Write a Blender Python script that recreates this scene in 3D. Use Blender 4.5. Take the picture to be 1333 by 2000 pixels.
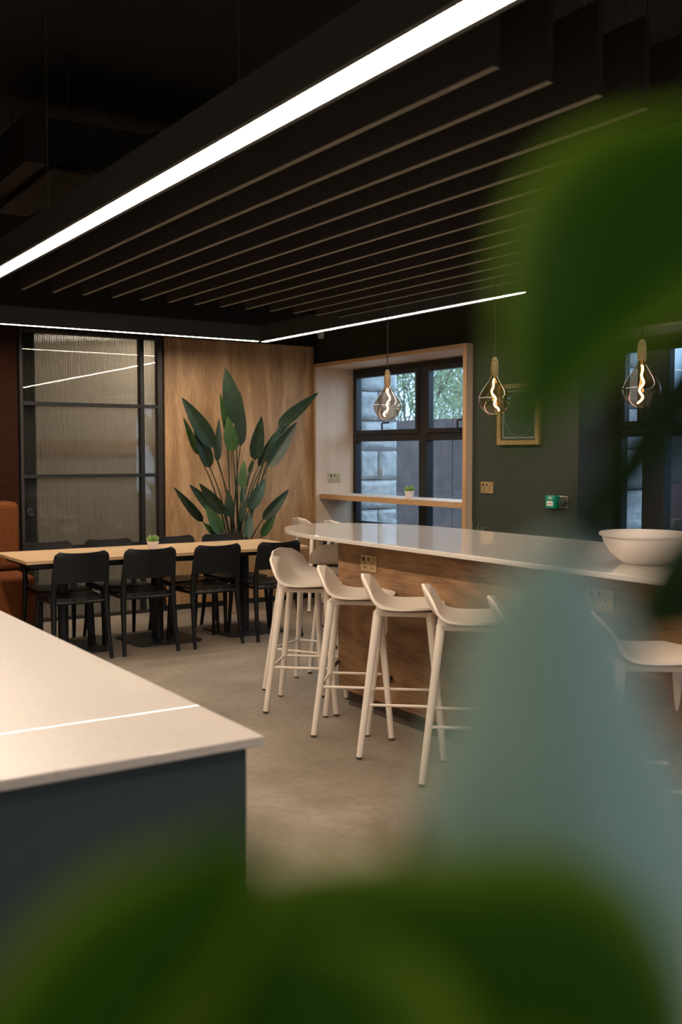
import bpy, math, random
from mathutils import Vector, Matrix
PI = math.pi
random.seed(7)
scene = bpy.context.scene
for o in list(bpy.data.objects): bpy.data.objects.remove(o)
COL = scene.collection

# ------------------------------------------------------------------ camera
FPX, HOR, VPA, EYE = 2000.0, 887.0, -640.0, 1.5
phi = math.atan((1000 - HOR) / FPX)
th = math.atan((666.5 - VPA) / (FPX / math.cos(phi)))
FW = Vector((math.sin(th) * math.cos(phi), math.cos(th) * math.cos(phi), -math.sin(phi)))
RT = Vector((math.cos(th), -math.sin(th), 0))
UP = RT.cross(FW)
CAM = Vector((0, 0, EYE))
cd = bpy.data.cameras.new('camera'); cam = bpy.data.objects.new('camera', cd); COL.objects.link(cam)
cam.matrix_world = Matrix(((RT.x, UP.x, -FW.x, 0), (RT.y, UP.y, -FW.y, 0), (RT.z, UP.z, -FW.z, EYE), (0, 0, 0, 1)))
cd.sensor_fit = 'VERTICAL'; cd.sensor_height = 36; cd.sensor_width = 24; cd.lens = 36.0 * FPX / 2000
cd.clip_start = 0.01; cd.clip_end = 200
cd.dof.use_dof = True; cd.dof.focus_distance = 6.3; cd.dof.aperture_fstop = 3.1
scene.camera = cam
def px(u, v, d):
    """point seen at pixel (u, v), d metres away along the view axis"""
    return CAM + (FW * FPX + RT * (u - 666.5) - UP * (v - 1000)) * (d / FPX)
def pxy(u, v, y):
    r = FW * FPX + RT * (u - 666.5) - UP * (v - 1000); return CAM + r * (y / r.y)

# ------------------------------------------------------------------ world and exposure
w = bpy.data.worlds.new('overcast_sky'); scene.world = w; w.use_nodes = True
bg = w.node_tree.nodes['Background']
bg.inputs[0].default_value = (0.52, 0.75, 1.0, 1); bg.inputs[1].default_value = 3.3
vs = scene.view_settings
vs.view_transform = 'Standard'; vs.look = 'None'; vs.gamma = 1; vs.use_curve_mapping = False
vs.exposure = 0.22
LED_STRENGTH = 62.0
LED_COLOR = (1.0, 0.83, 0.66)

# ------------------------------------------------------------------ materials
MATS = {}
def newmat(name):
    m = bpy.data.materials.new(name); m.use_nodes = True; MATS[name] = m
    return m, m.node_tree, m.node_tree.nodes['Principled BSDF']
def nd(nt, kind, **kw):
    n = nt.nodes.new(kind)
    for k, v in kw.items():
        if hasattr(n, k): setattr(n, k, v)
        else: n.inputs[k].default_value = v
    return n
def ramp(nt, stops):
    r = nt.nodes.new('ShaderNodeValToRGB'); e = r.color_ramp.elements
    while len(e) < len(stops): e.new(0.5)
    for i, (p, c) in enumerate(stops): e[i].position = p; e[i].color = (*c, 1)
    return r
def coords(nt, scale=(1, 1, 1), rot=(0, 0, 0)):
    t = nd(nt, 'ShaderNodeTexCoord'); m = nd(nt, 'ShaderNodeMapping')
    m.inputs['Scale'].default_value = scale; m.inputs['Rotation'].default_value = rot
    nt.links.new(t.outputs['Object'], m.inputs['Vector']); return m
def plain(name, c, rough=0.5, metal=0.0, var=0.0, vscale=20, bump=0.0, spec=0.5):
    m, nt, b = newmat(name)
    b.inputs['Roughness'].default_value = rough; b.inputs['Metallic'].default_value = metal
    b.inputs['Specular IOR Level'].default_value = spec
    mp = coords(nt)
    n = nd(nt, 'ShaderNodeTexNoise'); n.inputs['Scale'].default_value = vscale; n.inputs['Detail'].default_value = 5
    nt.links.new(mp.outputs[0], n.inputs['Vector'])
    v = max(var, 0.02)
    r = ramp(nt, [(0.3, tuple(x * (1 - v) for x in c)), (0.7, tuple(min(1, x * (1 + v)) for x in c))])
    nt.links.new(n.outputs['Fac'], r.inputs[0]); nt.links.new(r.outputs[0], b.inputs['Base Color'])
    if bump:
        bp = nd(nt, 'ShaderNodeBump'); bp.inputs['Strength'].default_value = bump; bp.inputs['Distance'].default_value = 0.004
        nt.links.new(n.outputs['Fac'], bp.inputs['Height']); nt.links.new(bp.outputs[0], b.inputs['Normal'])
    return m
def wood(name, cols, grain='z', rough=0.45, ring=9.0, fig=1.0, st=.16, amp=.10):
    m, nt, b = newmat(name)
    s = {'z': (1, 1, st), 'y': (1, st, 1), 'x': (st, 1, 1)}[grain]
    mp = coords(nt, s)
    a = nd(nt, 'ShaderNodeTexNoise'); a.inputs['Scale'].default_value = 2.2 * fig; a.inputs['Detail'].default_value = 3; a.inputs['Distortion'].default_value = .4
    nt.links.new(mp.outputs[0], a.inputs['Vector'])
    mu = nd(nt, 'ShaderNodeMath', operation='MULTIPLY'); mu.inputs[1].default_value = ring * 6
    nt.links.new(a.outputs['Fac'], mu.inputs[0])
    si = nd(nt, 'ShaderNodeMath', operation='SINE'); nt.links.new(mu.outputs[0], si.inputs[0])
    s2 = {'z': (170, 170, 6), 'y': (170, 6, 170), 'x': (6, 170, 170)}[grain]
    mp2 = coords(nt, s2)
    f = nd(nt, 'ShaderNodeTexNoise'); f.inputs['Scale'].default_value = 1.2; f.inputs['Detail'].default_value = 4
    nt.links.new(mp2.outputs[0], f.inputs['Vector'])
    ad = nd(nt, 'ShaderNodeMath', operation='MULTIPLY_ADD'); ad.inputs[1].default_value = amp
    nt.links.new(si.outputs[0], ad.inputs[0]); nt.links.new(f.outputs['Fac'], ad.inputs[2])
    r = ramp(nt, [(.25, cols[0]), (.5, cols[1]), (.75, cols[2])])
    nt.links.new(ad.outputs[0], r.inputs[0]); nt.links.new(r.outputs[0], b.inputs['Base Color'])
    b.inputs['Roughness'].default_value = rough
    bp = nd(nt, 'ShaderNodeBump'); bp.inputs['Strength'].default_value = .12; bp.inputs['Distance'].default_value = .002
    nt.links.new(f.outputs['Fac'], bp.inputs['Height']); nt.links.new(bp.outputs[0], b.inputs['Normal'])
    return m
def emit(name, c, s):
    m = bpy.data.materials.new(name); m.use_nodes = True; nt = m.node_tree; MATS[name] = m
    nt.nodes.clear(); o = nd(nt, 'ShaderNodeOutputMaterial'); e = nd(nt, 'ShaderNodeEmission')
    e.inputs[0].default_value = (*c, 1); e.inputs[1].default_value = s
    nt.links.new(e.outputs[0], o.inputs[0]); return m
def thin_glass(name, tint=(1, 1, 1), ior=1.5, gain=1.0, rough=0.0):
    m = bpy.data.materials.new(name); m.use_nodes = True; nt = m.node_tree; MATS[name] = m
    nt.nodes.clear(); o = nd(nt, 'ShaderNodeOutputMaterial')
    t = nd(nt, 'ShaderNodeBsdfTransparent'); t.inputs[0].default_value = (*tint, 1)
    g = nd(nt, 'ShaderNodeBsdfGlossy'); g.inputs['Roughness'].default_value = rough
    lw = nd(nt, 'ShaderNodeLayerWeight'); lw.inputs['Blend'].default_value = .5
    pw = nd(nt, 'ShaderNodeMath', operation='POWER'); pw.inputs[1].default_value = 5
    nt.links.new(lw.outputs['Facing'], pw.inputs[0])
    mu = nd(nt, 'ShaderNodeMath', operation='MULTIPLY_ADD', use_clamp=True); mu.inputs[1].default_value = .9; mu.inputs[2].default_value = .04 * gain
    nt.links.new(pw.outputs[0], mu.inputs[0])
    mx = nd(nt, 'ShaderNodeMixShader')
    nt.links.new(mu.outputs[0], mx.inputs[0]); nt.links.new(t.outputs[0], mx.inputs[1]); nt.links.new(g.outputs[0], mx.inputs[2])
    nt.links.new(mx.outputs[0], o.inputs[0]); return m
def reed_glass(name):
    m = bpy.data.materials.new(name); m.use_nodes = True; nt = m.node_tree; MATS[name] = m
    nt.nodes.clear(); o = nd(nt, 'ShaderNodeOutputMaterial')
    t = nd(nt, 'ShaderNodeBsdfGlossy'); t.inputs[0].default_value = (.8, .82, .78, 1); t.inputs['Roughness'].default_value = .2
    r = nd(nt, 'ShaderNodeBsdfRefraction'); r.inputs['IOR'].default_value = 1.45; r.inputs['Roughness'].default_value = .1
    r.inputs['Color'].default_value = (.84, .83, .80, 1)
    tl = nd(nt, 'ShaderNodeBsdfTranslucent'); tl.inputs[0].default_value = (.7, .69, .66, 1)
    m1 = nd(nt, 'ShaderNodeMixShader'); m1.inputs[0].default_value = 1.0
    m2 = nd(nt, 'ShaderNodeMixShader'); m2.inputs[0].default_value = .35
    nt.links.new(t.outputs[0], m1.inputs[1]); nt.links.new(r.outputs[0], m1.inputs[2])
    nt.links.new(m1.outputs[0], m2.inputs[1]); nt.links.new(tl.outputs[0], m2.inputs[2])
    nt.links.new(m2.outputs[0], o.inputs[0]); return m
def leafmat(name, c1, c2, rough=.4, trans=.25, spec=.5):
    m = bpy.data.materials.new(name); m.use_nodes = True; nt = m.node_tree; MATS[name] = m
    b = nt.nodes['Principled BSDF']; o = nt.nodes['Material Output']
    mp = coords(nt, (1, 1, 1))
    n = nd(nt, 'ShaderNodeTexNoise'); n.inputs['Scale'].default_value = 14; n.inputs['Detail'].default_value = 4
    nt.links.new(mp.outputs[0], n.inputs['Vector'])
    r = ramp(nt, [(.35, c1), (.7, c2)]); nt.links.new(n.outputs['Fac'], r.inputs[0])
    nt.links.new(r.outputs[0], b.inputs['Base Color']); b.inputs['Roughness'].default_value = rough
    b.inputs['Specular IOR Level'].default_value = spec
    tl = nd(nt, 'ShaderNodeBsdfTranslucent'); nt.links.new(r.outputs[0], tl.inputs[0])
    mx = nd(nt, 'ShaderNodeMixShader'); mx.inputs[0].default_value = trans
    nt.links.new(b.outputs[0], mx.inputs[1]); nt.links.new(tl.outputs[0], mx.inputs[2]); nt.links.new(mx.outputs[0], o.inputs[0])
    return m

wood('oak_veneer', [(.27, .145, .060), (.44, .255, .118), (.58, .365, .19)], 'z', .5, 5, 1.3, .13, .125)
wood('oak_lining', [(.54, .40, .28), (.60, .45, .32), (.66, .50, .36)], 'z', .5, 4)
wood('oak_lip', [(.38, .21, .09), (.46, .27, .13), (.55, .34, .18)], 'y', .5, 4)
wood('oak_table', [(.42, .27, .14), (.52, .345, .19), (.60, .42, .25)], 'x', .42, 4)
wood('island_veneer', [(.15, .075, .033), (.23, .12, .055), (.32, .18, .088)], 'y', .5, 6, 1.6, .35, .13)
plain('wall_paint', (.025, .030, .020), .75, 0, .08, 30)
plain('black_paint', (.012, .011, .010), .85)
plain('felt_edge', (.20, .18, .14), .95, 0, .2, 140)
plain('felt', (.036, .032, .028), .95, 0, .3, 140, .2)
plain('duct_metal', (.030, .027, .024), .55, .3, .15, 8)
plain('pale_plaster', (.52, .46, .38), .85, 0, .05, 12)
plain('rust_upholstery', (.125, .037, .010), .85, 0, .18, 60, .1, .15)
plain('rust_panel', (.024, .008, .0035), .9, 0, .15, 30, 0, .1)
plain('black_metal', (.012, .012, .012), .45, .2)
plain('window_metal', (.022, .022, .025), .4, .3)
plain('bronze_metal', (.030, .024, .019), .45, .2)
plain('black_plastic', (.0045, .0045, .005), .4, 0, .1, 200, 0, .35)
plain('table_metal', (.010, .010, .011), .55, 0, .1, 300, .1)
plain('cream_plastic', (.76, .66, .56), .5, 0, .02, 60)
plain('rubber', (.05, .04, .03), .8)
plain('brass', (.66, .47, .24), .32, .8, .08, 50)
plain('aged_brass', (.46, .33, .16), .45, .55, .15, 30)
plain('socket_dark', (.008, .007, .006), .5)
plain('white_ceramic', (.70, .63, .57), .35, 0, .02)
plain('white_plastic', (.75, .72, .68), .4)
plain('kick_brown', (.075, .055, .038), .6, 0, .15, 10)
plain('cabinet_green', (.018, .032, .033), .55, 0, .06, 40)
plain('green_plastic', (.0, .22, .13), .35)
plain('steel', (.45, .42, .38), .35, 1.0, .1, 40)
plain('mount_green', (.06, .075, .05), .8)
plain('print_cream', (.42, .38, .26), .7)
plain('frame_oak', (.36, .23, .09), .5, 0, .2, 40)
plain('corten', (.065, .046, .042), .7, .2, .35, 5)
plain('paving', (.24, .25, .27), .9, 0, .2, 6)
plain('back_wall_paint', (.50, .44, .36), .8, 0, .06, 3)
plain('back_floor', (.2, .17, .13), .6)
plain('bark', (.12, .10, .07), .9, 0, .3, 30)
plain('soil', (.05, .032, .02), .95, 0, .4, 80, .4)
plain('terracotta_pot', (.50, .36, .22), .6, 0, .1, 20)
plain('cable_black', (.01, .01, .01), .6)
plain('bulb_tip', (.7, .6, .45), .3)
emit('led', LED_COLOR, LED_STRENGTH)
emit('filament', (1.0, .58, .22), 30)
emit('led_fill', LED_COLOR, LED_STRENGTH * .42)
plain('housing_grey', (.05, .054, .051), .6)
emit('room_lamp', (1.0, .88, .74), 11)
thin_glass('pane_glass', (.93, .97, 1.0), 1.5, 1.3)
thin_glass('door_glass', (.9, .9, .88), 1.5, .8)
thin_glass('smoked_glass', (.84, .65, .52), 1.5, 2.6)
reed_glass('reeded_glass')
leafmat('strelitzia', (.008, .023, .009), (.014, .038, .013), .42, .12)
leafmat('strelitzia_light', (.022, .065, .013), (.036, .10, .02), .42, .2)
leafmat('strelitzia_grey', (.03, .07, .05), (.045, .095, .065), .35, .12)
leafmat('succulent', (.16, .30, .06), (.38, .52, .18), .5, .15)
def frontleaf(name, centre, margin, rough, spec, trans):
    m = leafmat(name, centre, centre, rough, trans, spec); nt = m.node_tree
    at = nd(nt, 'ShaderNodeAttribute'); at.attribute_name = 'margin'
    r = ramp(nt, [(.0, tuple(c * .75 for c in centre)), (.1, centre), (.55, centre), (1, margin)])  # lit leaf rims painted as a lighter colour towards the edge
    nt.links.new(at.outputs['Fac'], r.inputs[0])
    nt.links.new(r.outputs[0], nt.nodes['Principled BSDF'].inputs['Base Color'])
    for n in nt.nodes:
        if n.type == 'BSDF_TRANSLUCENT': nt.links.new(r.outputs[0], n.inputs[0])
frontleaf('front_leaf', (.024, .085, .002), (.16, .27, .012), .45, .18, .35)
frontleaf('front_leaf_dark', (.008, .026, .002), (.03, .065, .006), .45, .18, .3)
frontleaf('front_leaf_skylit', (.23, .37, .33), (.36, .50, .42), .4, .5, .15)  # skylight on this leaf is put into its pale base colour
leafmat('tree_leaf', (.24, .30, .15), (.40, .45, .28), .7, .4)
leafmat('grass_blade', (.12, .17, .04), (.2, .25, .08), .5, .2)

def floor_material():
    m, nt, b = newmat('floor_vinyl')
    mp = coords(nt)
    n1 = nd(nt, 'ShaderNodeTexNoise'); n1.inputs['Scale'].default_value = 1.6; n1.inputs['Detail'].default_value = 6; n1.inputs['Roughness'].default_value = .6
    n2 = nd(nt, 'ShaderNodeTexNoise'); n2.inputs['Scale'].default_value = 22; n2.inputs['Detail'].default_value = 5
    for n in (n1, n2): nt.links.new(mp.outputs[0], n.inputs['Vector'])
    ad = nd(nt, 'ShaderNodeMath', operation='MULTIPLY_ADD'); ad.inputs[1].default_value = .45
    nt.links.new(n2.outputs['Fac'], ad.inputs[0]); nt.links.new(n1.outputs['Fac'], ad.inputs[2])
    r = ramp(nt, [(.45, (.15, .118, .085)), (.7, (.215, .172, .128)), (.95, (.30, .25, .195))])
    nt.links.new(ad.outputs[0], r.inputs[0]); nt.links.new(r.outputs[0], b.inputs['Base Color'])
    b.inputs['Roughness'].default_value = .55
floor_material()
def quartz(name, c, coat):
    m, nt, b = newmat(name)
    mp = coords(nt)
    n = nd(nt, 'ShaderNodeTexNoise'); n.inputs['Scale'].default_value = 60; n.inputs['Detail'].default_value = 3
    nt.links.new(mp.outputs[0], n.inputs['Vector'])
    r = ramp(nt, [(.28, tuple(x * .86 for x in c)), (.42, c), (1, c)])
    nt.links.new(n.outputs['Fac'], r.inputs[0]); nt.links.new(r.outputs[0], b.inputs['Base Color'])
    b.inputs['Roughness'].default_value = .32; b.inputs['Specular IOR Level'].default_value = .25
    b.inputs['Coat Weight'].default_value = coat; b.inputs['Coat Roughness'].default_value = .008
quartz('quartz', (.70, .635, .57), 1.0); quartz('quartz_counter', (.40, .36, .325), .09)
def stone_material():
    m, nt, b = newmat('sandstone')
    mp = coords(nt)
    n = nd(nt, 'ShaderNodeTexNoise'); n.inputs['Scale'].default_value = 7; n.inputs['Detail'].default_value = 8; n.inputs['Roughness'].default_value = .65
    nt.links.new(mp.outputs[0], n.inputs['Vector'])
    r = ramp(nt, [(.3, (.42, .42, .41)), (.7, (.72, .72, .70))]); nt.links.new(n.outputs['Fac'], r.inputs[0])
    nt.links.new(r.outputs[0], b.inputs['Base Color']); b.inputs['Roughness'].default_value = .9
    bp = nd(nt, 'ShaderNodeBump'); bp.inputs['Strength'].default_value = .9; bp.inputs['Distance'].default_value = .03
    nt.links.new(n.outputs['Fac'], bp.inputs['Height']); nt.links.new(bp.outputs[0], b.inputs['Normal'])
stone_material()

# ------------------------------------------------------------------ mesh helpers
class MB:
    def __init__(s): s.v = []; s.f = []
    def add(s, vs, fs):
        k = len(s.v); s.v += [tuple(p) for p in vs]; s.f += [tuple(i + k for i in f) for f in fs]; return s
    def box(s, a, b):
        x0, y0, z0 = (min(a[i], b[i]) for i in range(3)); x1, y1, z1 = (max(a[i], b[i]) for i in range(3))
        return s.add([(x0,y0,z0),(x1,y0,z0),(x1,y1,z0),(x0,y1,z0),(x0,y0,z1),(x1,y0,z1),(x1,y1,z1),(x0,y1,z1)],
                     [(0,3,2,1),(4,5,6,7),(0,1,5,4),(1,2,6,5),(2,3,7,6),(3,0,4,7)])
    def tube(s, pts, rad, n=10, cap=True):
        pts = [Vector(p) for p in pts]
        if not isinstance(rad, (list, tuple)): rad = [rad] * len(pts)
        t0 = (pts[1] - pts[0]).normalized()
        a = t0.cross(Vector((0, 0, 1)))
        if a.length < .01: a = t0.cross(Vector((1, 0, 0)))
        a.normalize(); vs = []; fs = []
        for i, p in enumerate(pts):
            t = (pts[min(i + 1, len(pts) - 1)] - pts[max(i - 1, 0)]).normalized()
            a = (a - t * a.dot(t)).normalized(); b = t.cross(a)
            for k in range(n):
                q = 2 * PI * k / n; vs.append(p + (a * math.cos(q) + b * math.sin(q)) * rad[i])
        for i in range(len(pts) - 1):
            for k in range(n):
                fs.append((i * n + k, i * n + (k + 1) % n, (i + 1) * n + (k + 1) % n, (i + 1) * n + k))
        if cap: fs.append(tuple(range(n))[::-1]); fs.append(tuple(range((len(pts) - 1) * n, len(pts) * n)))
        return s.add(vs, fs)
    def lathe(s, prof, c=(0, 0, 0), n=24, capb=True, capt=True):
        vs = []; fs = []
        for r, z in prof:
            for k in range(n):
                q = 2 * PI * k / n; vs.append((c[0] + r * math.cos(q), c[1] + r * math.sin(q), c[2] + z))
        for i in range(len(prof) - 1):
            for k in range(n): fs.append((i * n + k, i * n + (k + 1) % n, (i + 1) * n + (k + 1) % n, (i + 1) * n + k))
        if capb and prof[0][0] > 1e-5: fs.append(tuple(range(n))[::-1])
        if capt and prof[-1][0] > 1e-5: fs.append(tuple(range((len(prof) - 1) * n, len(prof) * n)))
        return s.add(vs, fs)
    def prism(s, poly, z0, z1):
        n = len(poly)
        vs = [(x, y, z0) for x, y in poly] + [(x, y, z1) for x, y in poly]
        return s.add(vs, [tuple(range(n))[::-1], tuple(range(n, 2 * n))] + [(i, (i + 1) % n, n + (i + 1) % n, n + i) for i in range(n)])
    def sheet(s, f, nu, nv, th):
        e = 1e-3; top = []; bot = []
        for j in range(nv + 1):
            for i in range(nu + 1):
                u, v = i / nu, j / nv
                p = Vector(f(u, v))
                uu = min(max(u, .02), .98); vv = min(max(v, .02), .98)
                n = (Vector(f(uu + e, vv)) - Vector(f(uu - e, vv))).cross(Vector(f(uu, vv + e)) - Vector(f(uu, vv - e)))
                n = n.normalized() if n.length > 1e-12 else Vector((0, 0, 1))
                top.append(p + n * th / 2); bot.append(p - n * th / 2)
        m = nu + 1; k = len(top); fs = []
        for j in range(nv):
            for i in range(nu):
                a, b, c, d = j * m + i, j * m + i + 1, (j + 1) * m + i + 1, (j + 1) * m + i
                fs.append((a, b, c, d)); fs.append((k + a, k + d, k + c, k + b))
        for i in range(nu):
            fs.append((i, k + i, k + i + 1, i + 1)); o = nv * m
            fs.append((o + i, o + i + 1, k + o + i + 1, k + o + i))
        for j in range(nv):
            fs.append((j * m, (j + 1) * m, k + (j + 1) * m, k + j * m)); q = j * m + nu
            fs.append((q, k + q, k + q + m, q + m))
        return s.add(top + bot, fs)
    def build(s, name, mat, parent=None, smooth=False, bevel=0, seg=2, angle=40):
        me = bpy.data.meshes.new(name); me.from_pydata(s.v, [], s.f); me.update()
        if isinstance(mat, str): mat = MATS[mat]
        me.materials.append(mat)
        if smooth:
            me.polygons.foreach_set('use_smooth', [True] * len(me.polygons))
            me.set_sharp_from_angle(angle=math.radians(angle))
        o = bpy.data.objects.new(name, me); COL.objects.link(o)
        if parent: o.parent = parent
        if bevel:
            b = o.modifiers.new('bevel', 'BEVEL'); b.width = bevel; b.segments = seg; b.limit_method = 'ANGLE'; b.angle_limit = math.radians(40)
        return o
def tag(o, label=None, cat=None, group=None, kind=None):
    if label: o['label'] = label
    if cat: o['category'] = cat
    if group: o['group'] = group
    if kind: o['kind'] = kind
    return o
def thing(name, label, cat, loc=(0, 0, 0), rz=0, group=None):
    o = bpy.data.objects.new(name, None); COL.objects.link(o); o.empty_display_size = .1
    o.location = loc; o.rotation_euler = (0, 0, rz); return tag(o, label, cat, group)
def struct(name, mb, mat, **k):
    return tag(mb.build(name, mat, **k), kind='structure')
def dup(root, loc, rz, label=None):
    r = root.copy(); COL.objects.link(r); r.location = loc; r.rotation_euler = (0, 0, rz)
    if label: r['label'] = label
    for ch in root.children:
        c = ch.copy(); COL.objects.link(c); c.parent = r
        for g in ch.children:
            d = g.copy(); COL.objects.link(d); d.parent = c
    return r
def rrect(cx, cy, hx, hy, r, n=5):
    out = []
    for sx, sy, a0 in ((1, 1, 0), (-1, 1, 90), (-1, -1, 180), (1, -1, 270)):
        for k in range(n + 1):
            a = math.radians(a0 + 90 * k / n); out.append((cx + sx * (hx - r) + r * math.cos(a), cy + sy * (hy - r) + r * math.sin(a)))
    return out
def bez(a, b, c, n):
    a, b, c = Vector(a), Vector(b), Vector(c)
    return [(1 - t) ** 2 * a + 2 * t * (1 - t) * b + t * t * c for t in [i / n for i in range(n + 1)]]

# ------------------------------------------------------------------ the room
XW, YW, CE = 5.62, 9.10, 3.60           # right wall, far wall, ceiling
XL, YB, XO = -4.0, -3.5, 6.13           # left wall, back wall, outer face of right wall
struct('floor', MB().box((XL, YB, -.1), (XO, YW + .15, 0)), 'floor_vinyl')
struct('ceiling', MB().box((XL, YB, CE), (XO, YW + .15, CE + .1)), 'black_paint')
# right wall with three window openings
OPEN = [(6.64, 9.0, .74, 2.39), (2.9, 5.40, .74, 2.38)]
wm = MB(); y = YW + .15
for (a, b, z0, z1) in OPEN:
    wm.box((XW, b, 0), (XO, y, CE)); wm.box((XW, a, 0), (XO, b, z0)); wm.box((XW, a, z1), (XO, b, CE)); y = a
wm.box((XW, YB, 0), (XO, y, CE))
wr = struct('wall_right', wm, 'wall_paint')
# pale plaster soffit over the second window
for (a, b, z0, z1) in OPEN[1:]:
    MB().box((XW - .004, a, z1 - .02), (XO - .1, b, z1)).build('soffit_lining', 'pale_plaster', wr)
wf = MB(); wf.box((XL, YW, 0), (2.555, YW + .15, CE)); wf.box((2.555, YW, 2.60), (3.905, YW + .15, CE)); wf.box((3.905, YW, 0), (XO, YW + .15, CE))
wfo = struct('wall_far', wf, 'black_paint')
struct('wall_left', MB().box((XL - .15, YB, 0), (XL, YW + .15, CE)), 'pale_plaster')
BW0, BW1 = .3, 3.5                         # unseen window added in the back wall to daylight the front leaves
wb = MB().box((XL, YB - .15, 0), (BW0, YB, CE)); wb.box((BW1, YB - .15, 0), (XO, YB, CE)); wb.box((BW0, YB - .15, 0), (BW1, YB, .74)); wb.box((BW0, YB - .15, 2.36), (BW1, YB, CE))
struct('wall_back', wb, 'pale_plaster')
struct('baseboard_far', MB().box((3.92, YW - .018, 0), (5.60, YW, .05)), 'black_metal')
for i, (a, b) in enumerate(((3.925, 4.633), (4.637, 5.585))):
    MB().box((a, YW - .022, .052), (b, YW, 2.605)).build('wood_panel', 'oak_veneer', wfo, bevel=.0015)
# booth side: rust coloured upholstered wall at the far left
rp = tag(bpy.data.objects.new('padded_screen', None), 'tall dark rust padded wall panels behind the brown sofa', 'wall panel'); COL.objects.link(rp)
for i in range(3):
    x1 = 2.525 - i * .62
    MB().box((x1 - .615, YW - .09, 0), (x1, YW - .003, 2.62)).build('panel', 'rust_panel', rp, bevel=.012)
so = thing('booth_sofa', 'rust brown upholstered sofa at the far left beside the reeded door', 'sofa', (1.6, 8.62, 0))
MB().box((-.9, -.30, .0), (.84, .30, .10)).build('plinth', 'black_metal', so)
for x0, x1 in ((-.9, -.03), (-.03, .84)):
    MB().box((x0 + .004, -.36, .10), (x1 - .004, .25, .52)).build('seat_cushion', 'rust_upholstery', so, bevel=.035, seg=3)
    MB().box((x0 + .004, .06, .525), (x1 - .004, .385, 1.10)).build('back_cushion', 'rust_upholstery', so, bevel=.05, seg=3)

# ------------------------------------------------------------------ reeded glass door
d = tag(bpy.data.objects.new('door_1', None), kind='structure'); COL.objects.link(d)
DX0, DX1, DM = 2.56, 3.90, 3.70
fm = MB(); fm.box((DX0, YW - .03, 0), (DX0 + .028, YW + .05, 2.6)); fm.box((DX1 - .045, YW - .03, 0), (DX1, YW + .05, 2.6)); fm.box((DX0 + .028, YW - .03, 2.57), (DX1 - .045, YW + .05, 2.6)); fm.box((DX0 + .028, YW - .03, 0), (DX1 - .045, YW + .05, .03))
fm.build('door_frame', 'bronze_metal', d)
MB().box((DM - .018, YW - .028, .03), (DM + .018, YW + .045, 2.57)).build('mullion', 'black_metal', d)
ZB = [.03, .66, 1.303, 1.947, 2.57]
for z in ZB[1:4]:
    MB().box((DX0 + .028, YW - .026, z - .016), (DM - .018, YW + .044, z + .016)).build('glazing_bar', 'black_metal', d)
    MB().box((DM + .018, YW - .026, z - .016), (DX1 - .045, YW + .044, z + .016)).build('glazing_bar', 'black_metal', d)
MB().box((2.59, YW + .026, .03), (2.715, YW + .06, 2.57)).build('rear_stile', 'black_metal', d)
def reeded(x0, x1, z0, z1):
    n = max(4, round((x1 - x0) / .0155)); k = 5; pts = []
    for i in range(n):
        for j in range(k):
            a = j / k; pts.append((x0 + (x1 - x0) * (i + a) / n, YW + .016 + .0065 * math.sin(PI * a)))
    pts.append((x1, YW + .016)); m = MB()
    q = len(pts)
    m.add([(x, y, z0) for x, y in pts] + [(x, y, z1) for x, y in pts], [(i + 1, i, q + i, q + i + 1) for i in range(q - 1)])
    return m
for i in range(4):
    a, b = ZB[i] + (.016 if i else 0), ZB[i + 1] - (.016 if i < 3 else 0)
    for x0, x1 in ((DX0 + .028, DM - .018), (DM + .018, DX1 - .045)):
        p = MB().box((x0, YW + .002, a), (x1, YW + .006, b)).build('pane', 'door_glass', d)
        reeded(x0, x1, a, b).build('reeding', 'reeded_glass', p, smooth=True, angle=80)
hm = MB(); hm.lathe([(.036, 0), (.036, .012), (.03, .016), (.024, .010), (.0, .010)], n=28)
ho = hm.build('door_handle', 'black_metal', d, smooth=True); ho.location = (2.645, YW + .001, .985); ho.rotation_euler = (PI / 2, 0, 0)
# the lit room behind the glass
bm_ = MB(); bm_.box((1.9, 11.0, 0), (4.7, 11.1, 2.9)); struct('wall_behind_door', bm_, 'back_wall_paint')
struct('wall_behind_door_left', MB().box((1.8, YW + .15, 0), (1.9, 11.1, 2.9)), 'back_wall_paint')
struct('wall_behind_door_right', MB().box((4.7, YW + .15, 0), (4.8, 11.1, 2.9)), 'back_wall_paint')
struct('floor_behind_door', MB().box((1.8, YW + .15, -.1), (4.8, 11.1, 0)), 'back_floor')
struct('ceiling_behind_door', MB().box((1.8, YW + .15, 2.9), (4.8, 11.1, 3.0)), 'back_wall_paint')
struct('trim_1', MB().box((1.9, 10.97, 1.50), (4.7, 11.0, 1.66)), 'oak_veneer')
lt = thing('ceiling_panel_light', 'lit ceiling panel glowing in the room behind the reeded door', 'light', (4.36, 10.2, 2.9))
MB().box((-.32, -.66, -.03), (.32, .66, -.002)).build('tray', 'white_plastic', lt)
MB().box((-.27, -.6, -.036), (.27, .6, -.0305)).build('diffuser', 'room_lamp', lt)

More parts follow.
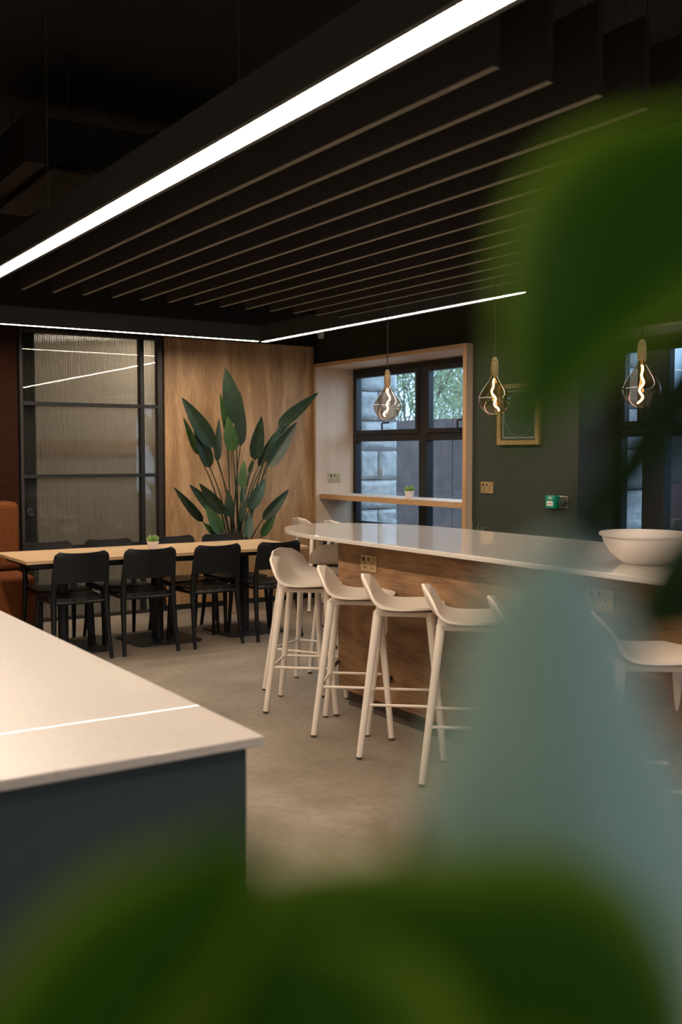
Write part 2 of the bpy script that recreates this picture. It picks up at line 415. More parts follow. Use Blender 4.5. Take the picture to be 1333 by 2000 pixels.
# ------------------------------------------------------------------ windows
def window(name, a, b, z0, z1, mulls, zt, lining):
    w_ = tag(bpy.data.objects.new(name, None), kind='structure'); COL.objects.link(w_)
    X0, X1 = 6.02, 6.09
    fr = MB(); t = .06
    fr.box((X0, a, z0), (X1, a + t, z1)); fr.box((X0, b - t, z0), (X1, b, z1)); fr.box((X0, a + t, z1 - t), (X1, b - t, z1)); fr.box((X0, a + t, z0), (X1, b - t, z0 + t))
    fr.build('window_frame', 'window_metal', w_, bevel=.004)
    cols = []; y = a + t
    for (m0, m1) in mulls:
        MB().box((X0 - .015, m0, z0 + t), (X1, m1, z1 - t)).build('mullion', 'window_metal', w_, bevel=.004)
        cols.append((y, m0)); y = m1
    cols.append((y, b - t))
    for (c0, c1) in cols:
        MB().box((X0 - .01, c0, zt - .035), (X1, c1, zt + .035)).build('transom', 'window_metal', w_, bevel=.004)
        MB().box((X0 + .028, c0, z0 + t), (X0 + .034, c1, zt - .035)).build('pane', 'pane_glass', w_)
        s = MB(); q = .045; s0, s1 = zt + .035, z1 - t
        s.box((X0 - .028, c0, s0), (X0 + .03, c0 + q, s1)); s.box((X0 - .028, c1 - q, s0), (X0 + .03, c1, s1)); s.box((X0 - .028, c0 + q, s0), (X0 + .03, c1 - q, s0 + q)); s.box((X0 - .028, c0 + q, s1 - q), (X0 + .03, c1 - q, s1))
        sa = s.build('sash', 'window_metal', w_, bevel=.004)
        MB().box((X0 + .008, c0 + q, s0 + q), (X0 + .014, c1 - q, s1 - q)).build('pane', 'pane_glass', sa)
        if c1 - c0 > .6:
            cy = (c0 + c1) / 2 ; h = MB(); h.tube([(X0 - .03, cy, s0 + .025), (X0 - .055, cy, s0 + .03), (X0 - .06, cy, s0 + .10), (X0 - .06, cy - .02, s0 + .112), (X0 - .06, cy - .12, s0 + .112)], .009, 8)
            h.build('window_handle', 'black_metal', sa, smooth=True)
    # outer silver sill strip
    MB().box((X1, a, z0 - .01), (XO + .12, b, z0 + .015)).build('outer_sill', 'steel', w_)
    return w_
w1 = window('window_1', 6.64, 9.0, .74, 2.39, [(7.72, 7.84)], 1.665, True)
w2 = window('window_2', 2.9, 5.40, .74, 2.36, [(4.93, 5.13), (3.9, 4.0)], 1.665, False)
w3 = window('fill_window', BW0, BW1, .74, 2.36, [(1.85, 1.95)], 1.665, False)  # added behind the camera as daylight fill for the leaves
w3.rotation_euler.z = -PI / 2; w3.location.y = 2.455
# oak lining of the first window, standing proud of the wall
t = .022; XC = 5.555
ln = MB()
ln.box((XC, 6.60, .40), (6.02, 6.60 + .045, 2.42)); ln.box((XC, 9.0 - .005, .40), (6.02, 9.03, 2.42)); ln.box((XC, 6.645, 2.385), (6.02, 8.995, 2.42))
lo = ln.build('oak_lining', 'oak_lining', w1)
for a, b in (((XC - .006, 6.598, .40), (XC - .0005, 6.645, 2.422)), ((XC - .006, 8.99, .40), (XC - .0005, 9.03, 2.422)), ((XC - .006, 6.645, 2.385), (XC - .0005, 8.99, 2.422))):
    MB().box(a, b).build('lining_edge', 'oak_lip', w1)
sh = thing('window_shelf', 'oak edged bar shelf running across the first window', 'shelf', (5.6, 7.82, 1.04))
MB().box((.004, -1.172, 0), (.38, 1.172, .05)).build('board', 'oak_lining', sh)
MB().box((-.004, -1.172, 0), (.003, 1.172, .05)).build('front_edge', 'oak_lip', sh)

# ------------------------------------------------------------------ outside
struct('ground_outside', MB().box((XO, -20, -.3), (30, 30, -.05)).box((-12, -20, -.3), (XO, YB - .15, -.05)), 'paving')
def pier(y0, y1, x1, label):
    p = thing('stone_pier', label, 'stone pier', (XO, y0, -.05))
    z = 0; r = random.Random(3); k = 0
    while z < 3.3:
        h = .318
        cuts = [0, x1] if k % 2 else [0, x1 * .52, x1]
        for c0, c1 in zip(cuts, cuts[1:]):
            m = MB(); n = 9; j = .006
            def f(u, v, c0=c0, c1=c1):
                xx = c0 + j + (c1 - c0 - 2 * j) * u; zz = z + j + (h - 2 * j) * v
                e = min(u, 1 - u, v, 1 - v)
                return (xx, -.01 - (.0 if e < .01 else .025 + .028 * r.random()), zz)
            pts = [f(i / n, q / n) for q in range(n + 1) for i in range(n + 1)]
            fs = [(q * (n + 1) + i, q * (n + 1) + i + 1, (q + 1) * (n + 1) + i + 1, (q + 1) * (n + 1) + i) for q in range(n) for i in range(n)]
            k0 = len(pts); ring = [i for i in range(n + 1)] + [q * (n + 1) + n for q in range(1, n + 1)] + [n * (n + 1) + i for i in range(n - 1, -1, -1)] + [q * (n + 1) for q in range(n - 1, 0, -1)]
            back = [(pts[i][0], y1 - y0, pts[i][2]) for i in ring]
            L = len(ring); fs += [(ring[(i + 1) % L], ring[i], k0 + i, k0 + (i + 1) % L) for i in range(L)] + [tuple(k0 + i for i in range(L))]
            m.add(pts + back, fs); m.build('stone', 'sandstone', p, smooth=True, angle=70)
        z += h; k += 1
    return p
pier(9.10, 9.5, .53, 'rough stone block pier outside the left window')
pier(5.50, 6.0, .55, 'rough stone block pier outside the right hand window')
fe = thing('steel_fence', 'dark rusty steel panel fence beyond the windows', 'fence', (8.6, 8, -.05))
for i in range(9):
    MB().box((0, -8 + i * 1.5 + .006, 0), (.03, -8 + (i + 1) * 1.5 - .006, 2.02)).build('fence_panel', 'corten', fe)
for i in range(10):
    MB().box((.032, -8 + i * 1.5 - .04, 0), (.11, -8 + i * 1.5 + .04, 2.0)).build('post', 'black_metal', fe)
def tree(x, y, h, seed, label):
    r = random.Random(seed); t = thing('tree', label, 'tree', (x, y, -.05), 0, 'trees beyond the steel fence')
    br = MB(); lv = MB(); tips = []
    def grow(p, dr, ln_, rad, lev):
        q = [p]; d_ = dr.copy()
        for i in range(4):
            d_ = (d_ + Vector((r.uniform(-.25, .25), r.uniform(-.25, .25), r.uniform(-.1, .2)))).normalized(); q.append(q[-1] + d_ * ln_ / 4)
        br.tube(q, [rad, rad * .85, rad * .7, rad * .55, rad * .4], 5)
        if lev == 0:
            tips.extend(q[1:]); return
        for i in range(5 if lev > 1 else 4):
            nd_ = (d_ + Vector((r.uniform(-1, 1), r.uniform(-1, 1), r.uniform(-.4, .6)))).normalized()
            grow(q[r.choice((2, 3, 4))], nd_, ln_ * r.uniform(.55, .75), rad * .45, lev - 1)
    for k in range(4):
        grow(Vector((r.uniform(-.1, .1), r.uniform(-.1, .1), 0)), Vector((r.uniform(-.4, .4), r.uniform(-.4, .4), 1)).normalized(), h * .5, .045, 3)
    for p in tips:
        for k in range(8):
            c = p + Vector((r.uniform(-.18, .18), r.uniform(-.18, .18), r.uniform(-.18, .18)))
            a = Vector((r.uniform(-1, 1), r.uniform(-1, 1), r.uniform(-1, 1))).normalized() * r.uniform(.02, .045)
            b = a.cross(Vector((r.uniform(-1, 1), r.uniform(-1, 1), r.uniform(-1, 1)))).normalized() * a.length * .5
            lv.add([c - a, c + b, c + a, c - b], [(0, 1, 2, 3)])
    br.build('branches', 'bark', t); tag(lv.build('foliage', 'tree_leaf', t), kind='stuff')
tree(12.0, 15.9, 4.3, 1, 'twiggy tree in pale green leaf behind the left window pane')
tree(12.2, 12.6, 4.3, 5, 'twiggy tree in pale green leaf behind the right window pane')
tree(16.5, 19.0, 5.6, 9, 'taller twiggy tree standing farther back behind the fence')

# ------------------------------------------------------------------ ceiling: linear light, baffles, services
LZ = 2.52
def light_frame(label, LX0, LX1, LY0, LY1, wl, wires, led):
    li = thing('linear_light', label, 'light', (0, 0, LZ))
    e = .065
    for x, wd in ((LX0, wl), (LX1, .026)):
        h = MB().box((x - e, LY0 - e, .004), (x + e, LY1 + e, .13)); h.box((x - e, LY0 - e, -.006), (x - wd, LY1 + e, .004)); h.box((x + wd, LY0 - e, -.006), (x + e, LY1 + e, .004))
        h.build('housing', 'housing_grey', li)
        MB().box((x - wd, LY0 - wd, -.004), (x + wd, LY1 + wd, .003)).build('diffuser', led, li)
        for y in wires: MB().tube([(x, y, .13), (x, y, CE - LZ)], .0025, 6).build('suspension_wire', 'steel', li)
    for y in (LY0, LY1):
        h = MB().box((LX0 + e, y - e, .004), (LX1 - e, y + e, .13)); h.box((LX0 + e, y - e, -.006), (LX1 - e, y - .026, .004)); h.box((LX0 + e, y + .026, -.006), (LX1 - e, y + e, .004))
        h.build('housing', 'housing_grey', li)
        MB().box((LX0 + wl, y - .026, -.004), (LX1 - .026, y + .026, .003)).build('diffuser', led, li)
light_frame('large black rectangular hanging frame with glowing white strips', 1.565, 4.52, .55, 8.20, .045, (1.0, 3.0, 5.0, 7.6), 'led')
light_frame('added fill light frame, unseen, over the counter left of the camera', -2.5, -.45, -2.0, 4.6, .045, (-1.2, 1.2, 3.6), 'led_fill')  # unseen frame added to brighten the near counter and front leaves
ORD = ['first', 'second', 'third', 'fourth', 'fifth', 'sixth', 'seventh', 'eighth', 'ninth', 'tenth', 'eleventh', 'twelfth', 'thirteenth', 'fourteenth']
bm0 = None
for i in range(13):
    x = 1.905 + i * .2015
    if bm0 is None:
        bm0 = thing('ceiling_baffle', '', 'baffle', (x, 4.4, 2.55), 0, 'dark felt baffles hanging inside the light frame')
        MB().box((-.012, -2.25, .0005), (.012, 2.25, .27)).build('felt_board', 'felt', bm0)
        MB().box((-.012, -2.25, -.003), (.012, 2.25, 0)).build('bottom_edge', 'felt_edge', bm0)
        for y in (-1.8, 1.8): MB().tube([(0, y, .27), (0, y, CE - 2.55)], .002, 5).build('suspension_wire', 'steel', bm0)
        r_ = bm0
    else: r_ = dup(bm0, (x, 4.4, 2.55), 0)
    r_['label'] = 'long dark felt ceiling baffle, %s from the wide bright light strip' % ORD[i]
# ducts and pipes up in the dark
du = thing('air_duct', 'black rectangular air duct under the dark ceiling at upper left', 'duct', (0, 0, 0))
MB().box((1.585, 5.434, 3.02), (4.6, 6.4, 3.27)).build('duct_body', 'duct_metal', du, bevel=.004)
for x in (2.3, 3.1, 3.9): MB().box((x, 5.414, 3.0), (x + .03, 6.42, 3.29)).build('flange', 'duct_metal', du)
for x in (1.8, 4.3):
    for y in (5.39, 6.44): MB().tube([(x, y, 2.99), (x, y, CE)], .005, 6).build('hanger_rod', 'duct_metal', du)
MB().box((1.7, 5.35, 2.975), (1.9, 6.48, 2.99)).build('bracket', 'duct_metal', du); MB().box((4.2, 5.35, 2.975), (4.4, 6.48, 2.99)).build('bracket', 'duct_metal', du)
sd = thing('round_duct', 'black round spiral duct running towards the far wall', 'duct', (1.05, 7.2, 3.15))
MB().tube([(0, -1.8, 0), (0, 1.85, 0)], .12, 20).build('duct_body', 'duct_metal', sd, smooth=True)
for k in range(9): MB().tube([(0, -1.7 + k * .42, 0), (0, -1.685 + k * .42, 0)], .125, 20).build('seam', 'duct_metal', sd, smooth=True)
for y in (-1.4, 1.2): MB().tube([(0, y, .12), (0, y, CE - 3.15)], .005, 6).build('hanger_rod', 'duct_metal', sd)
def pipe(pts, rad, label, cat='pipe', name='ceiling_pipe', hang=()):
    t_ = thing(name, label, cat); MB().tube(pts, rad, 10).build('pipe_run', 'duct_metal', t_, smooth=True)
    for q in hang: MB().tube([q, (q[0], q[1], CE)], .005, 6).build('hanger_rod', 'duct_metal', t_)
pipe([(-1.5, 3.9, 3.45), (1.3, 3.9, 3.45), (1.48, 3.9, 3.42), (1.56, 3.9, 3.33), (1.56, 3.7, 3.32), (1.56, 2.2, 3.32)], .022, 'thin black pipe with a bend under the dark ceiling', hang=[(1.0, 3.9, 3.45), (-.6, 3.9, 3.45)])
pipe([(-2, 3.2, 3.38), (1.5, 3.2, 3.38), (2.6, 3.2, 3.38)], .03, 'straight black pipe crossing the dark ceiling in front of duct', hang=[(.6, 3.2, 3.38), (1.4, 3.2, 3.38)])
pipe([(1.3, 5.4, 3.1), (1.3, 9.0, 3.1)], .03, 'black pipe running away beside the round duct', hang=[(1.3, 6.2, 3.1), (1.3, 8.2, 3.1)])
ct = thing('cable_tray', 'black cable tray high on the left towards the far wall', 'cable tray', (.55, 7.0, 3.25))
for x in (-.1, .1): MB().box((x - .006, -2, -.03), (x + .006, 2.05, .03)).build('rail', 'duct_metal', ct)
for k in range(14): MB().box((-.094, -1.95 + k * .3, -.03), (.094, -1.92 + k * .3, -.02)).build('rung', 'duct_metal', ct)
for y in (-1.5, 1.5):
    for x in (-.1, .1): MB().tube([(x, y, .03), (x, y, CE - 3.25)], .004, 6).build('hanger_rod', 'duct_metal', ct)
se = thing('motion_sensor', 'small white sensor high in the far right corner', 'sensor', (5.60, 8.96, 2.70))
MB().lathe([(.03, -.02), (.034, .0), (.034, .05), (.02, .055)], n=16).build('body', 'white_plastic', se, smooth=True)
MB().box((0, -.02, .01), (.0195, .02, .045)).build('bracket', 'white_plastic', se)

# ------------------------------------------------------------------ island
IZ = 1.02
def island_outline():
    pts = [(3.16, 1.6)]
    cx, cy, rx, ry = 3.71, 5.10, .55, .95
    for k in range(0, 41):
        a = PI - PI * k / 40; e = 1.0
        c_, s_ = math.cos(a), math.sin(a)
        pts.append((cx + rx * math.copysign(abs(c_) ** e, c_), cy + ry * abs(s_) ** e))
    pts.append((4.26, 1.6)); return pts[::-1]
it = MB().prism(island_outline(), IZ - .024, IZ).build('island_worktop', 'quartz', bevel=.004)
tag(it, 'long glossy white worktop with rounded end on the wood island', 'worktop')
ib = thing('kitchen_island', 'oak veneered island base under the rounded white worktop', 'island', (3.68, 3.4, 0))
for y0, y1 in ((-1.7, -.35), (-.35, 1.69)):
    MB().box((-.38, y0 + .001, .105), (-.36, y1 - .001, IZ - .026)).build('side_panel', 'island_veneer', ib)
    MB().box((.36, y0 + .001, .105), (.38, y1 - .001, IZ - .026)).build('side_panel', 'island_veneer', ib)
MB().box((-.36, 1.67, .105), (.36, 1.69, IZ - .026)).build('end_panel', 'island_veneer', ib)
MB().box((-.36, -1.7, .105), (.36, -1.68, IZ - .026)).build('end_panel', 'island_veneer', ib)
MB().box((-.325, -1.65, 0), (.325, 1.655, .1045)).build('kick_plate', 'kick_brown', ib)
def socket(label, loc, rz, scale=1.0, w=.155, h=.095, mat='aged_brass'):
    t_ = thing('wall_socket', label, 'socket', loc, rz)      # built facing -Y
    pl = MB().prism(rrect(0, 0, w / 2, h / 2, .008), 0, .008).build('plate', mat, t_, bevel=.002); pl.rotation_euler = (PI / 2, 0, 0)
    for sx in (-1, 1):
        MB().box((sx * .046 - .008 + .0, -.0125, .012), (sx * .046 + .008, -.0085, .034)).build('rocker', 'socket_dark' if sx < 0 else mat, t_)
        g = MB(); g.box((sx * .036 - .003, -.0092, -.006), (sx * .036 + .003, -.0082, .008)); 
        for q in (-1, 1): g.box((sx * .036 + q * .011 - .0035, -.0092, -.028), (sx * .036 + q * .011 + .0035, -.0082, -.019))
        g.build('pin_holes', 'socket_dark', t_)
    MB().box((-.007, -.0095, .014), (.007, -.0085, .034)).build('label_plate', 'socket_dark', t_)
    return t_
socket('brass double socket on the wood side of the island', (3.2995, 4.762, .88), -PI / 2)
socket('brass double socket on the dark wall right of the first window', (XW - .0005, 6.405, 1.225), -PI / 2)
socket('pale brass double socket inside the oak window lining above the shelf', (5.78, 8.9945, 1.255), 0, mat='brass')
socket('brass socket on the island side towards the camera, behind the pale leaf', (3.2995, 3.03, .88), -PI / 2)
# bowl
bo = MB(); R = .195
prof = [(.0, .0), (.09, .0), (.10, .006), (.15, .05), (.178, .095), (.186, .12), (.196, .122), (.199, .131), (.195, .137), (.184, .136), (.174, .10), (.145, .056), (.09, .014), (0, .012)]
bo.lathe(prof, n=40)
bo_ = bo.build('bowl', 'white_ceramic', smooth=True, angle=50); bo_.location = (3.575, 3.03, IZ)
tag(bo_, 'large white ceramic mixing bowl on the island worktop', 'bowl')

# ------------------------------------------------------------------ bar stools
def make_stool():
    t_ = thing('bar_stool', '', 'stool', (0, 0, 0), 0, 'cream bar stools')   # faces +X
    prof = [(.205, .738), (.17, .745), (.10, .744), (.03, .738), (-.04, .735), (-.10, .742), (-.145, .762), (-.178, .797), (-.200, .842), (-.216, .895)]
    wid = [.0, .105, .165, .195, .207, .212, .212, .205, .18, .0]
    NP = len(prof) - 1
    def cr(arr, s):
        i = min(int(s), NP - 1); f = s - i
        p = [arr[max(0, min(NP, i + k))] for k in (-1, 0, 1, 2)]
        g = lambda a, b, c, e: .5 * (2 * b + (c - a) * f + (2 * a - 5 * b + 4 * c - e) * f * f + (3 * b - a - 3 * c + e) * f ** 3)
        return Vector([g(*(q[k] for q in p)) for k in range(2)])
    def fw_(v):
        s = v * NP
        # oval front and rounded back top
        if v < .32: base = .207 * math.sqrt(max(0, 1 - ((.32 - v) / .32) ** 2)) ** .9
        elif v > .74: base = .212 * math.sqrt(max(0, 1 - ((v - .74) / .26) ** 2.4))
        else: base = .207 + .005 * min(1, (v - .32) / .3)
        return base
    def f(u, v):
        p = cr(prof, v * NP); tt = (u - .5) * 2; w_ = fw_(v)
        yy = tt * w_
        wrap = max(0, (v - .45) / .55)
        xx = p.x + .055 * wrap * (yy / .21) ** 2
        zz = p.y + .010 * (yy / .2) ** 2 * (1 - wrap) - (.0 if v > .5 else .012 * (1 - v * 2) * (abs(yy) / .2) ** 2)
        return (xx, yy, zz)
    MB().sheet(f, 14, 30, .012).build('seat_shell', 'cream_plastic', t_, smooth=True, angle=60)
    MB().prism(rrect(.005, 0, .15, .15, .04), .700, .724).build('seat_base', 'cream_plastic', t_, bevel=.008)
    for sx in (-1, 1):
        for sy in (-1, 1):
            lg = MB().tube([(sx * .128 + .003, sy * .128, .722), (sx * .132 + .003, sy * .132, .69), (sx * .207, sy * .207, .012)], [.021, .0205, .0155], 14).build('leg', 'cream_plastic', t_, smooth=True)
            MB().tube([(sx * .2072, sy * .2072, .012), (sx * .2085, sy * .2085, .0)], .0145, 12).build('foot_pad', 'rubber', lg, smooth=True)
    z = .265; q = .177
    q2 = q
    for a, b, n_, m_ in (((-q, -q), (q, -q), 'footrest_bar', 'cream_plastic'), ((-q, q), (q, q), 'footrest_bar', 'cream_plastic'), ((-q, -q), (-q, q), 'footrest_bar', 'cream_plastic'), ((q, -q), (q, q), 'front_footrest', 'black_metal')):
        MB().tube([(*a, z), (*b, z)], .0075 if n_[0] == 'f' and m_[0] == 'c' else .010, 8).build(n_, m_, t_, smooth=True)
    return t_
st0 = make_stool()
D = math.radians
spots = [((3.395, 5.585), -60, 'cream bar stool tucked half behind the leftmost one, at the island end'),
         ((3.13, 5.165), -42, 'cream bar stool nearest the island end, leftmost of the front row'),
         ((3.10, 4.59), -41, 'second cream bar stool from the left in the front row'),
         ((3.08, 4.135), -40, 'third cream bar stool from the left in the front row'),
         ((3.085, 3.64), -40, 'fourth cream bar stool from the left, its foot nearest the camera'),
         ((3.075, 3.17), -40, 'fifth cream bar stool, half hidden by the pale blurred leaf'),
         ((3.10, 2.60), -38, 'cream bar stool at the right edge below the bowl'),
         ((3.90, 5.99), 57, 'cream bar stool turned away, half hidden behind the island corner'),
         ((5.215, 8.44), 0, 'white bar stool at the window shelf, nearest the far corner'),
         ((5.235, 7.89), 2, 'white bar stool at the window shelf, right of the corner one')]
for i, ((x, y), a, lab) in enumerate(spots):
    if i == 0: st0.location = (x, y, 0); st0.rotation_euler.z = D(a); st0['label'] = lab
    else: dup(st0, (x, y, 0), D(a), lab)

# ------------------------------------------------------------------ dining tables and chairs
def make_table(x):
    t_ = thing('cafe_table', '', 'table', (x, 7.72, 0), 0, 'oak tables pushed together')
    MB().box((-.391, -.41, .71), (.391, .41, .735)).build('table_top', 'oak_table', t_, bevel=.002)
    fr_ = MB(); 
    fr_.box((-.33, -.35, .675), (.33, -.32, .7095)); fr_.box((-.33, .32, .675), (.33, .35, .7095)); fr_.box((-.33, -.32, .675), (-.30, .32, .7095)); fr_.box((.30, -.32, .675), (.33, .32, .7095)); fr_.box((-.30, -.03, .675), (.30, .03, .7095))
    fr_.build('under_frame', 'table_metal', t_)
    MB().tube([(0, 0, .012), (0, 0, .675)], .04, 20).build('column', 'table_metal', t_, smooth=True)
    MB().prism(rrect(0, 0, .28, .28, .07), 0, .012).build('base_plate', 'table_metal', t_, bevel=.003)
    return t_
tb0 = make_table(2.48); tb0['label'] = 'oak topped table at the sofa end of the row'
dup(tb0, (3.265, 7.72, 0), 0, 'oak topped table in the middle of the row, carrying the succulent')
dup(tb0, (4.05, 7.72, 0), 0, 'oak topped table at the right end, nearest the tall plant')

def make_chair():
    t_ = thing('dining_chair', '', 'chair', (0, 0, 0), 0, 'black dining chairs')      # faces +Y
    def back(u, v):
        tt = (u - .5) * 2; z = .575 + .215 * v + .010 * tt * tt * (v)
        wd = .205
        if v > .75: wd = .205 - .04 * (1 - math.sqrt(max(0, 1 - ((v - .75) / .25) ** 2)))
        if v < .2: z += .018 * (abs(tt) ** 4) * (1 - v / .2) * 0
        x = tt * wd
        y_ = -.205 - (z - .45) * .13 - .034 * (1 - tt * tt)
        return (x, y_, z)
    MB().sheet(back, 16, 12, .014).build('backrest', 'black_plastic', t_, smooth=True, angle=60)
    def seat(u, v):
        tt = (u - .5) * 2; y_ = -.19 + .40 * v
        wd = .185 + .03 * v
        if v > .88: wd -= .05 * (1 - math.sqrt(max(0, 1 - ((v - .88) / .12) ** 2)))
        z = .452 - .012 * (1 - tt * tt) * math.sin(PI * min(1, v * 1.1)) - .014 * max(0, (v - .8) / .2) ** 2
        if v < .2: y_ -= .022 * (1 - tt * tt) * (1 - v / .2)
        return (tt * wd, y_, z)
    MB().sheet(seat, 14, 14, .014).build('seat', 'black_plastic', t_, smooth=True, angle=60)
    rl = MB()
    for sx in (-1, 1): rl.tube([(sx * .193, -.19, .428), (sx * .198, .15, .428)], .014, 8)
    rl.tube([(-.19, -.195, .428), (-.1, -.214, .428), (0, -.22, .428), (.1, -.214, .428), (.19, -.195, .428)], .015, 8)
    rl.tube([(-.19, .165, .425), (.19, .165, .425)], .013, 8)
    rl.build('seat_rail', 'black_plastic', t_, smooth=True)
    for sx in (-1, 1):
        MB().tube([(sx * .213, -.262, 0), (sx * .205, -.232, .15), (sx * .197, -.203, .40), (sx * .196, -.200, .47), (sx * .196, -.212, .56), (sx * .196, -.232, .68)], [.0135, .0165, .0225, .022, .019, .014], 10).build('rear_leg', 'black_plastic', t_, smooth=True)
        MB().tube([(sx * .208, .205, 0), (sx * .203, .19, .2), (sx * .195, .165, .43)], [.0135, .017, .021], 10).build('front_leg', 'black_plastic', t_, smooth=True)
    return t_
ch0 = make_chair()
near = [(2.45, 0, 'black plastic dining chair in the near row, partly hidden by the counter'),
        (2.985, -2, 'black plastic dining chair in the near row, second from the sofa'),
        (3.525, 3, 'black plastic dining chair in the near row, third from the sofa'),
        (4.07, 4, 'black plastic dining chair in the near row, closest to the bar stools')]
for i, (x, a, lab) in enumerate(near):
    if i == 0: ch0.location = (x, 7.43, 0); ch0.rotation_euler.z = D(a); ch0['label'] = lab
    else: dup(ch0, (x, 7.43, 0), D(a), lab)
far = [(2.505, 181, 'black plastic chair on the far side of the tables, by the sofa'),
       (3.01, 179, 'black plastic chair on the far side, second from the sofa'),
       (3.585, 180, 'black plastic chair on the far side, just right of the succulent'),
       (4.07, 180, 'black plastic chair on the far side, in front of the tall plant')]
for x, a, lab in far: dup(ch0, (x, 7.905, 0), D(a), lab)

# ------------------------------------------------------------------ plants
def leaf(mb, base, tip, width, face, curl=.0, fold=.25, bend=.0, n=12, shape=1.0):
    base, tip = Vector(base), Vector(tip); ax = tip - base; L = ax.length; t_ = ax.normalized()
    s_ = t_.cross(Vector(face)).normalized(); nrm = s_.cross(t_).normalized()
    def f(u, v):
        tt = (u - .5) * 2
        w_ = width * .5 * (math.sin(PI * min(1, (v ** .62 if shape == 1 else v ** .85))) ** .8 + .0) * 1.0 + .0008
        p = base + t_ * (L * v) + nrm * (bend * L * math.sin(PI * v)) + nrm * (-curl * L * v * v)
        return p + s_ * (tt * w_) + nrm * (fold * abs(tt) * w_)
    mb.sheet(f, 8, n, .0016); return mb
def succulent(name, loc, label):
    t_ = thing(name, label, 'plant', loc)
    p = MB(); p.lathe([(.034, 0), (.036, .002), (.043, .052), (.047, .053), (.048, .066), (.043, .066), (.041, .055), (0, .055)], n=24)
    p.build('pot', 'white_ceramic', t_, smooth=True, angle=40)
    for k in range(26):
        a = k * 2.39996; rr = .012 + .036 * math.sqrt(k / 26); lift = .045 * (1 - k / 30) + .018
        m = MB(); b = Vector((math.cos(a) * .008, math.sin(a) * .008, .056)); e = Vector((math.cos(a) * rr * 1.25, math.sin(a) * rr * 1.25, .058 + lift))
        m.tube([b, b.lerp(e, .45) + Vector((0, 0, -.002)), b.lerp(e, .8), e], [.004, .009, .008, .001], 6)
        m.build('succulent_leaf', 'succulent', t_, smooth=True, angle=80)
    return t_
succulent('potted_succulent', (3.215, 7.70, .735), 'small green succulent in a white pot on the dining table')
succulent('potted_succulent', (5.76, 7.66, 1.09), 'small green succulent in a white pot on the window shelf')

pl = thing('strelitzia_plant', 'tall bird of paradise plant with dark leaves against the oak wall', 'plant', (4.455, 8.66, 0))
PB = Vector((4.455, 8.66, 0))
pm = MB(); pm.lathe([(.085, 0), (.09, .004), (.128, .29), (.132, .30), (.12, .30), (.112, .27), (0, .27)], n=28)
pm.build('pot', 'terracotta_pot', pl, smooth=True, angle=40)
so_ = MB().lathe([(.111, .262), (.06, .28), (0, .285)], n=20).build('soil', 'soil', pl)
LV = [((590,540),(500,70),150,8.62,0),((625,715),(620,262),95,8.78,0),((565,760),(520,470),105,8.55,1),((510,600),(458,275),38,8.6,1),
      ((405,725),(145,315),130,8.55,0),((378,890),(240,545),105,8.60,0),((285,785),(160,480),55,8.66,1),((437,845),(452,485),58,8.75,0),
      ((740,830),(798,470),108,8.62,0),((930,555),(1262,275),95,8.45,0),((845,885),(1085,515),118,8.50,0),((770,885),(915,590),60,8.68,0),
      ((950,620),(1080,430),42,8.7,0),((870,740),(990,490),38,8.56,2),((695,1230),(828,975),100,8.55,2),((640,1060),(652,830),66,8.5,1),
      ((695,935),(725,820),36,8.72,1),((545,1295),(522,1065),76,8.5,2),((490,1265),(288,1015),90,8.48,0),((430,1260),(207,1025),80,8.62,0),
      ((320,1330),(80,1045),68,8.6,0),((470,1430),(338,1190),100,8.45,1),((430,1440),(325,1340),52,8.5,1),((640,1335),(655,1150),52,8.42,0),
      ((640,1180),(645,1010),44,8.6,2),((680,1460),(705,1260),74,8.42,2),((805,1312),(1020,1065),88,8.45,0),((795,1450),(915,1245),70,8.48,1)]
rl_ = random.Random(11)
for (b, t_, w_, yy, kind) in LV:
    cv = lambda q: (320 + q[0] * .24, 700 + q[1] * .24)
    B = pxy(*cv(b), yy); T = pxy(*cv(t_), yy + rl_.uniform(-.1, .05))
    wm_ = w_ * .24 / 2000 * 9.6
    fc = Vector((-.35 + rl_.uniform(-.25, .25), -1, rl_.uniform(-.1, .3)))
    m = MB(); leaf(m, B - PB, T - PB, wm_ * 1.08, fc, fold=rl_.uniform(.12, .3), bend=rl_.uniform(-.03, .05))
    lo_ = m.build('leaf', ('strelitzia', 'strelitzia_light', 'strelitzia_grey')[kind], pl, smooth=True, angle=80)
    root = Vector((rl_.uniform(-.05, .05), rl_.uniform(-.05, .03), .28)); Bl = B - PB
    mid = Vector((root.x + (Bl.x - root.x) * .22, root.y + (Bl.y - root.y) * .3, root.z + (Bl.z - root.z) * .62))
    st = bez(root, mid, Bl, 10) + [Bl + (T - B) * .35]
    MB().tube(st, [.009, .0088, .0085, .008, .0075, .007, .0065, .006, .0055, .005, .0045, .002], 7).build('stalk', 'strelitzia', lo_, smooth=True)
# wispy grass plant beside the window casing
gp = thing('grass_plant', 'wispy green grass plant between the island and the dark wall', 'plant', (5.36, 6.28, 0))
pm = MB(); pm.lathe([(.10, 0), (.12, .35), (.125, .36), (.11, .36), (.105, .33), (0, .33)], n=24); pm.build('pot', 'black_metal', gp, smooth=True)
for k in range(14):
    a = k * 2.4; rr = rl_.uniform(.12, .26); h = rl_.uniform(.52, .68)
    m = MB(); pts = bez((.02 * math.cos(a), .02 * math.sin(a), .33), (.05 * math.cos(a), .05 * math.sin(a), .33 + h * 1.35), (rr * math.cos(a), rr * math.sin(a), .33 + h * .75), 12)
    m.tube(pts, [.003] * 6 + [.0025, .0022, .002, .0016, .0012, .0009, .0005], 4); m.build('blade', 'grass_blade', gp)

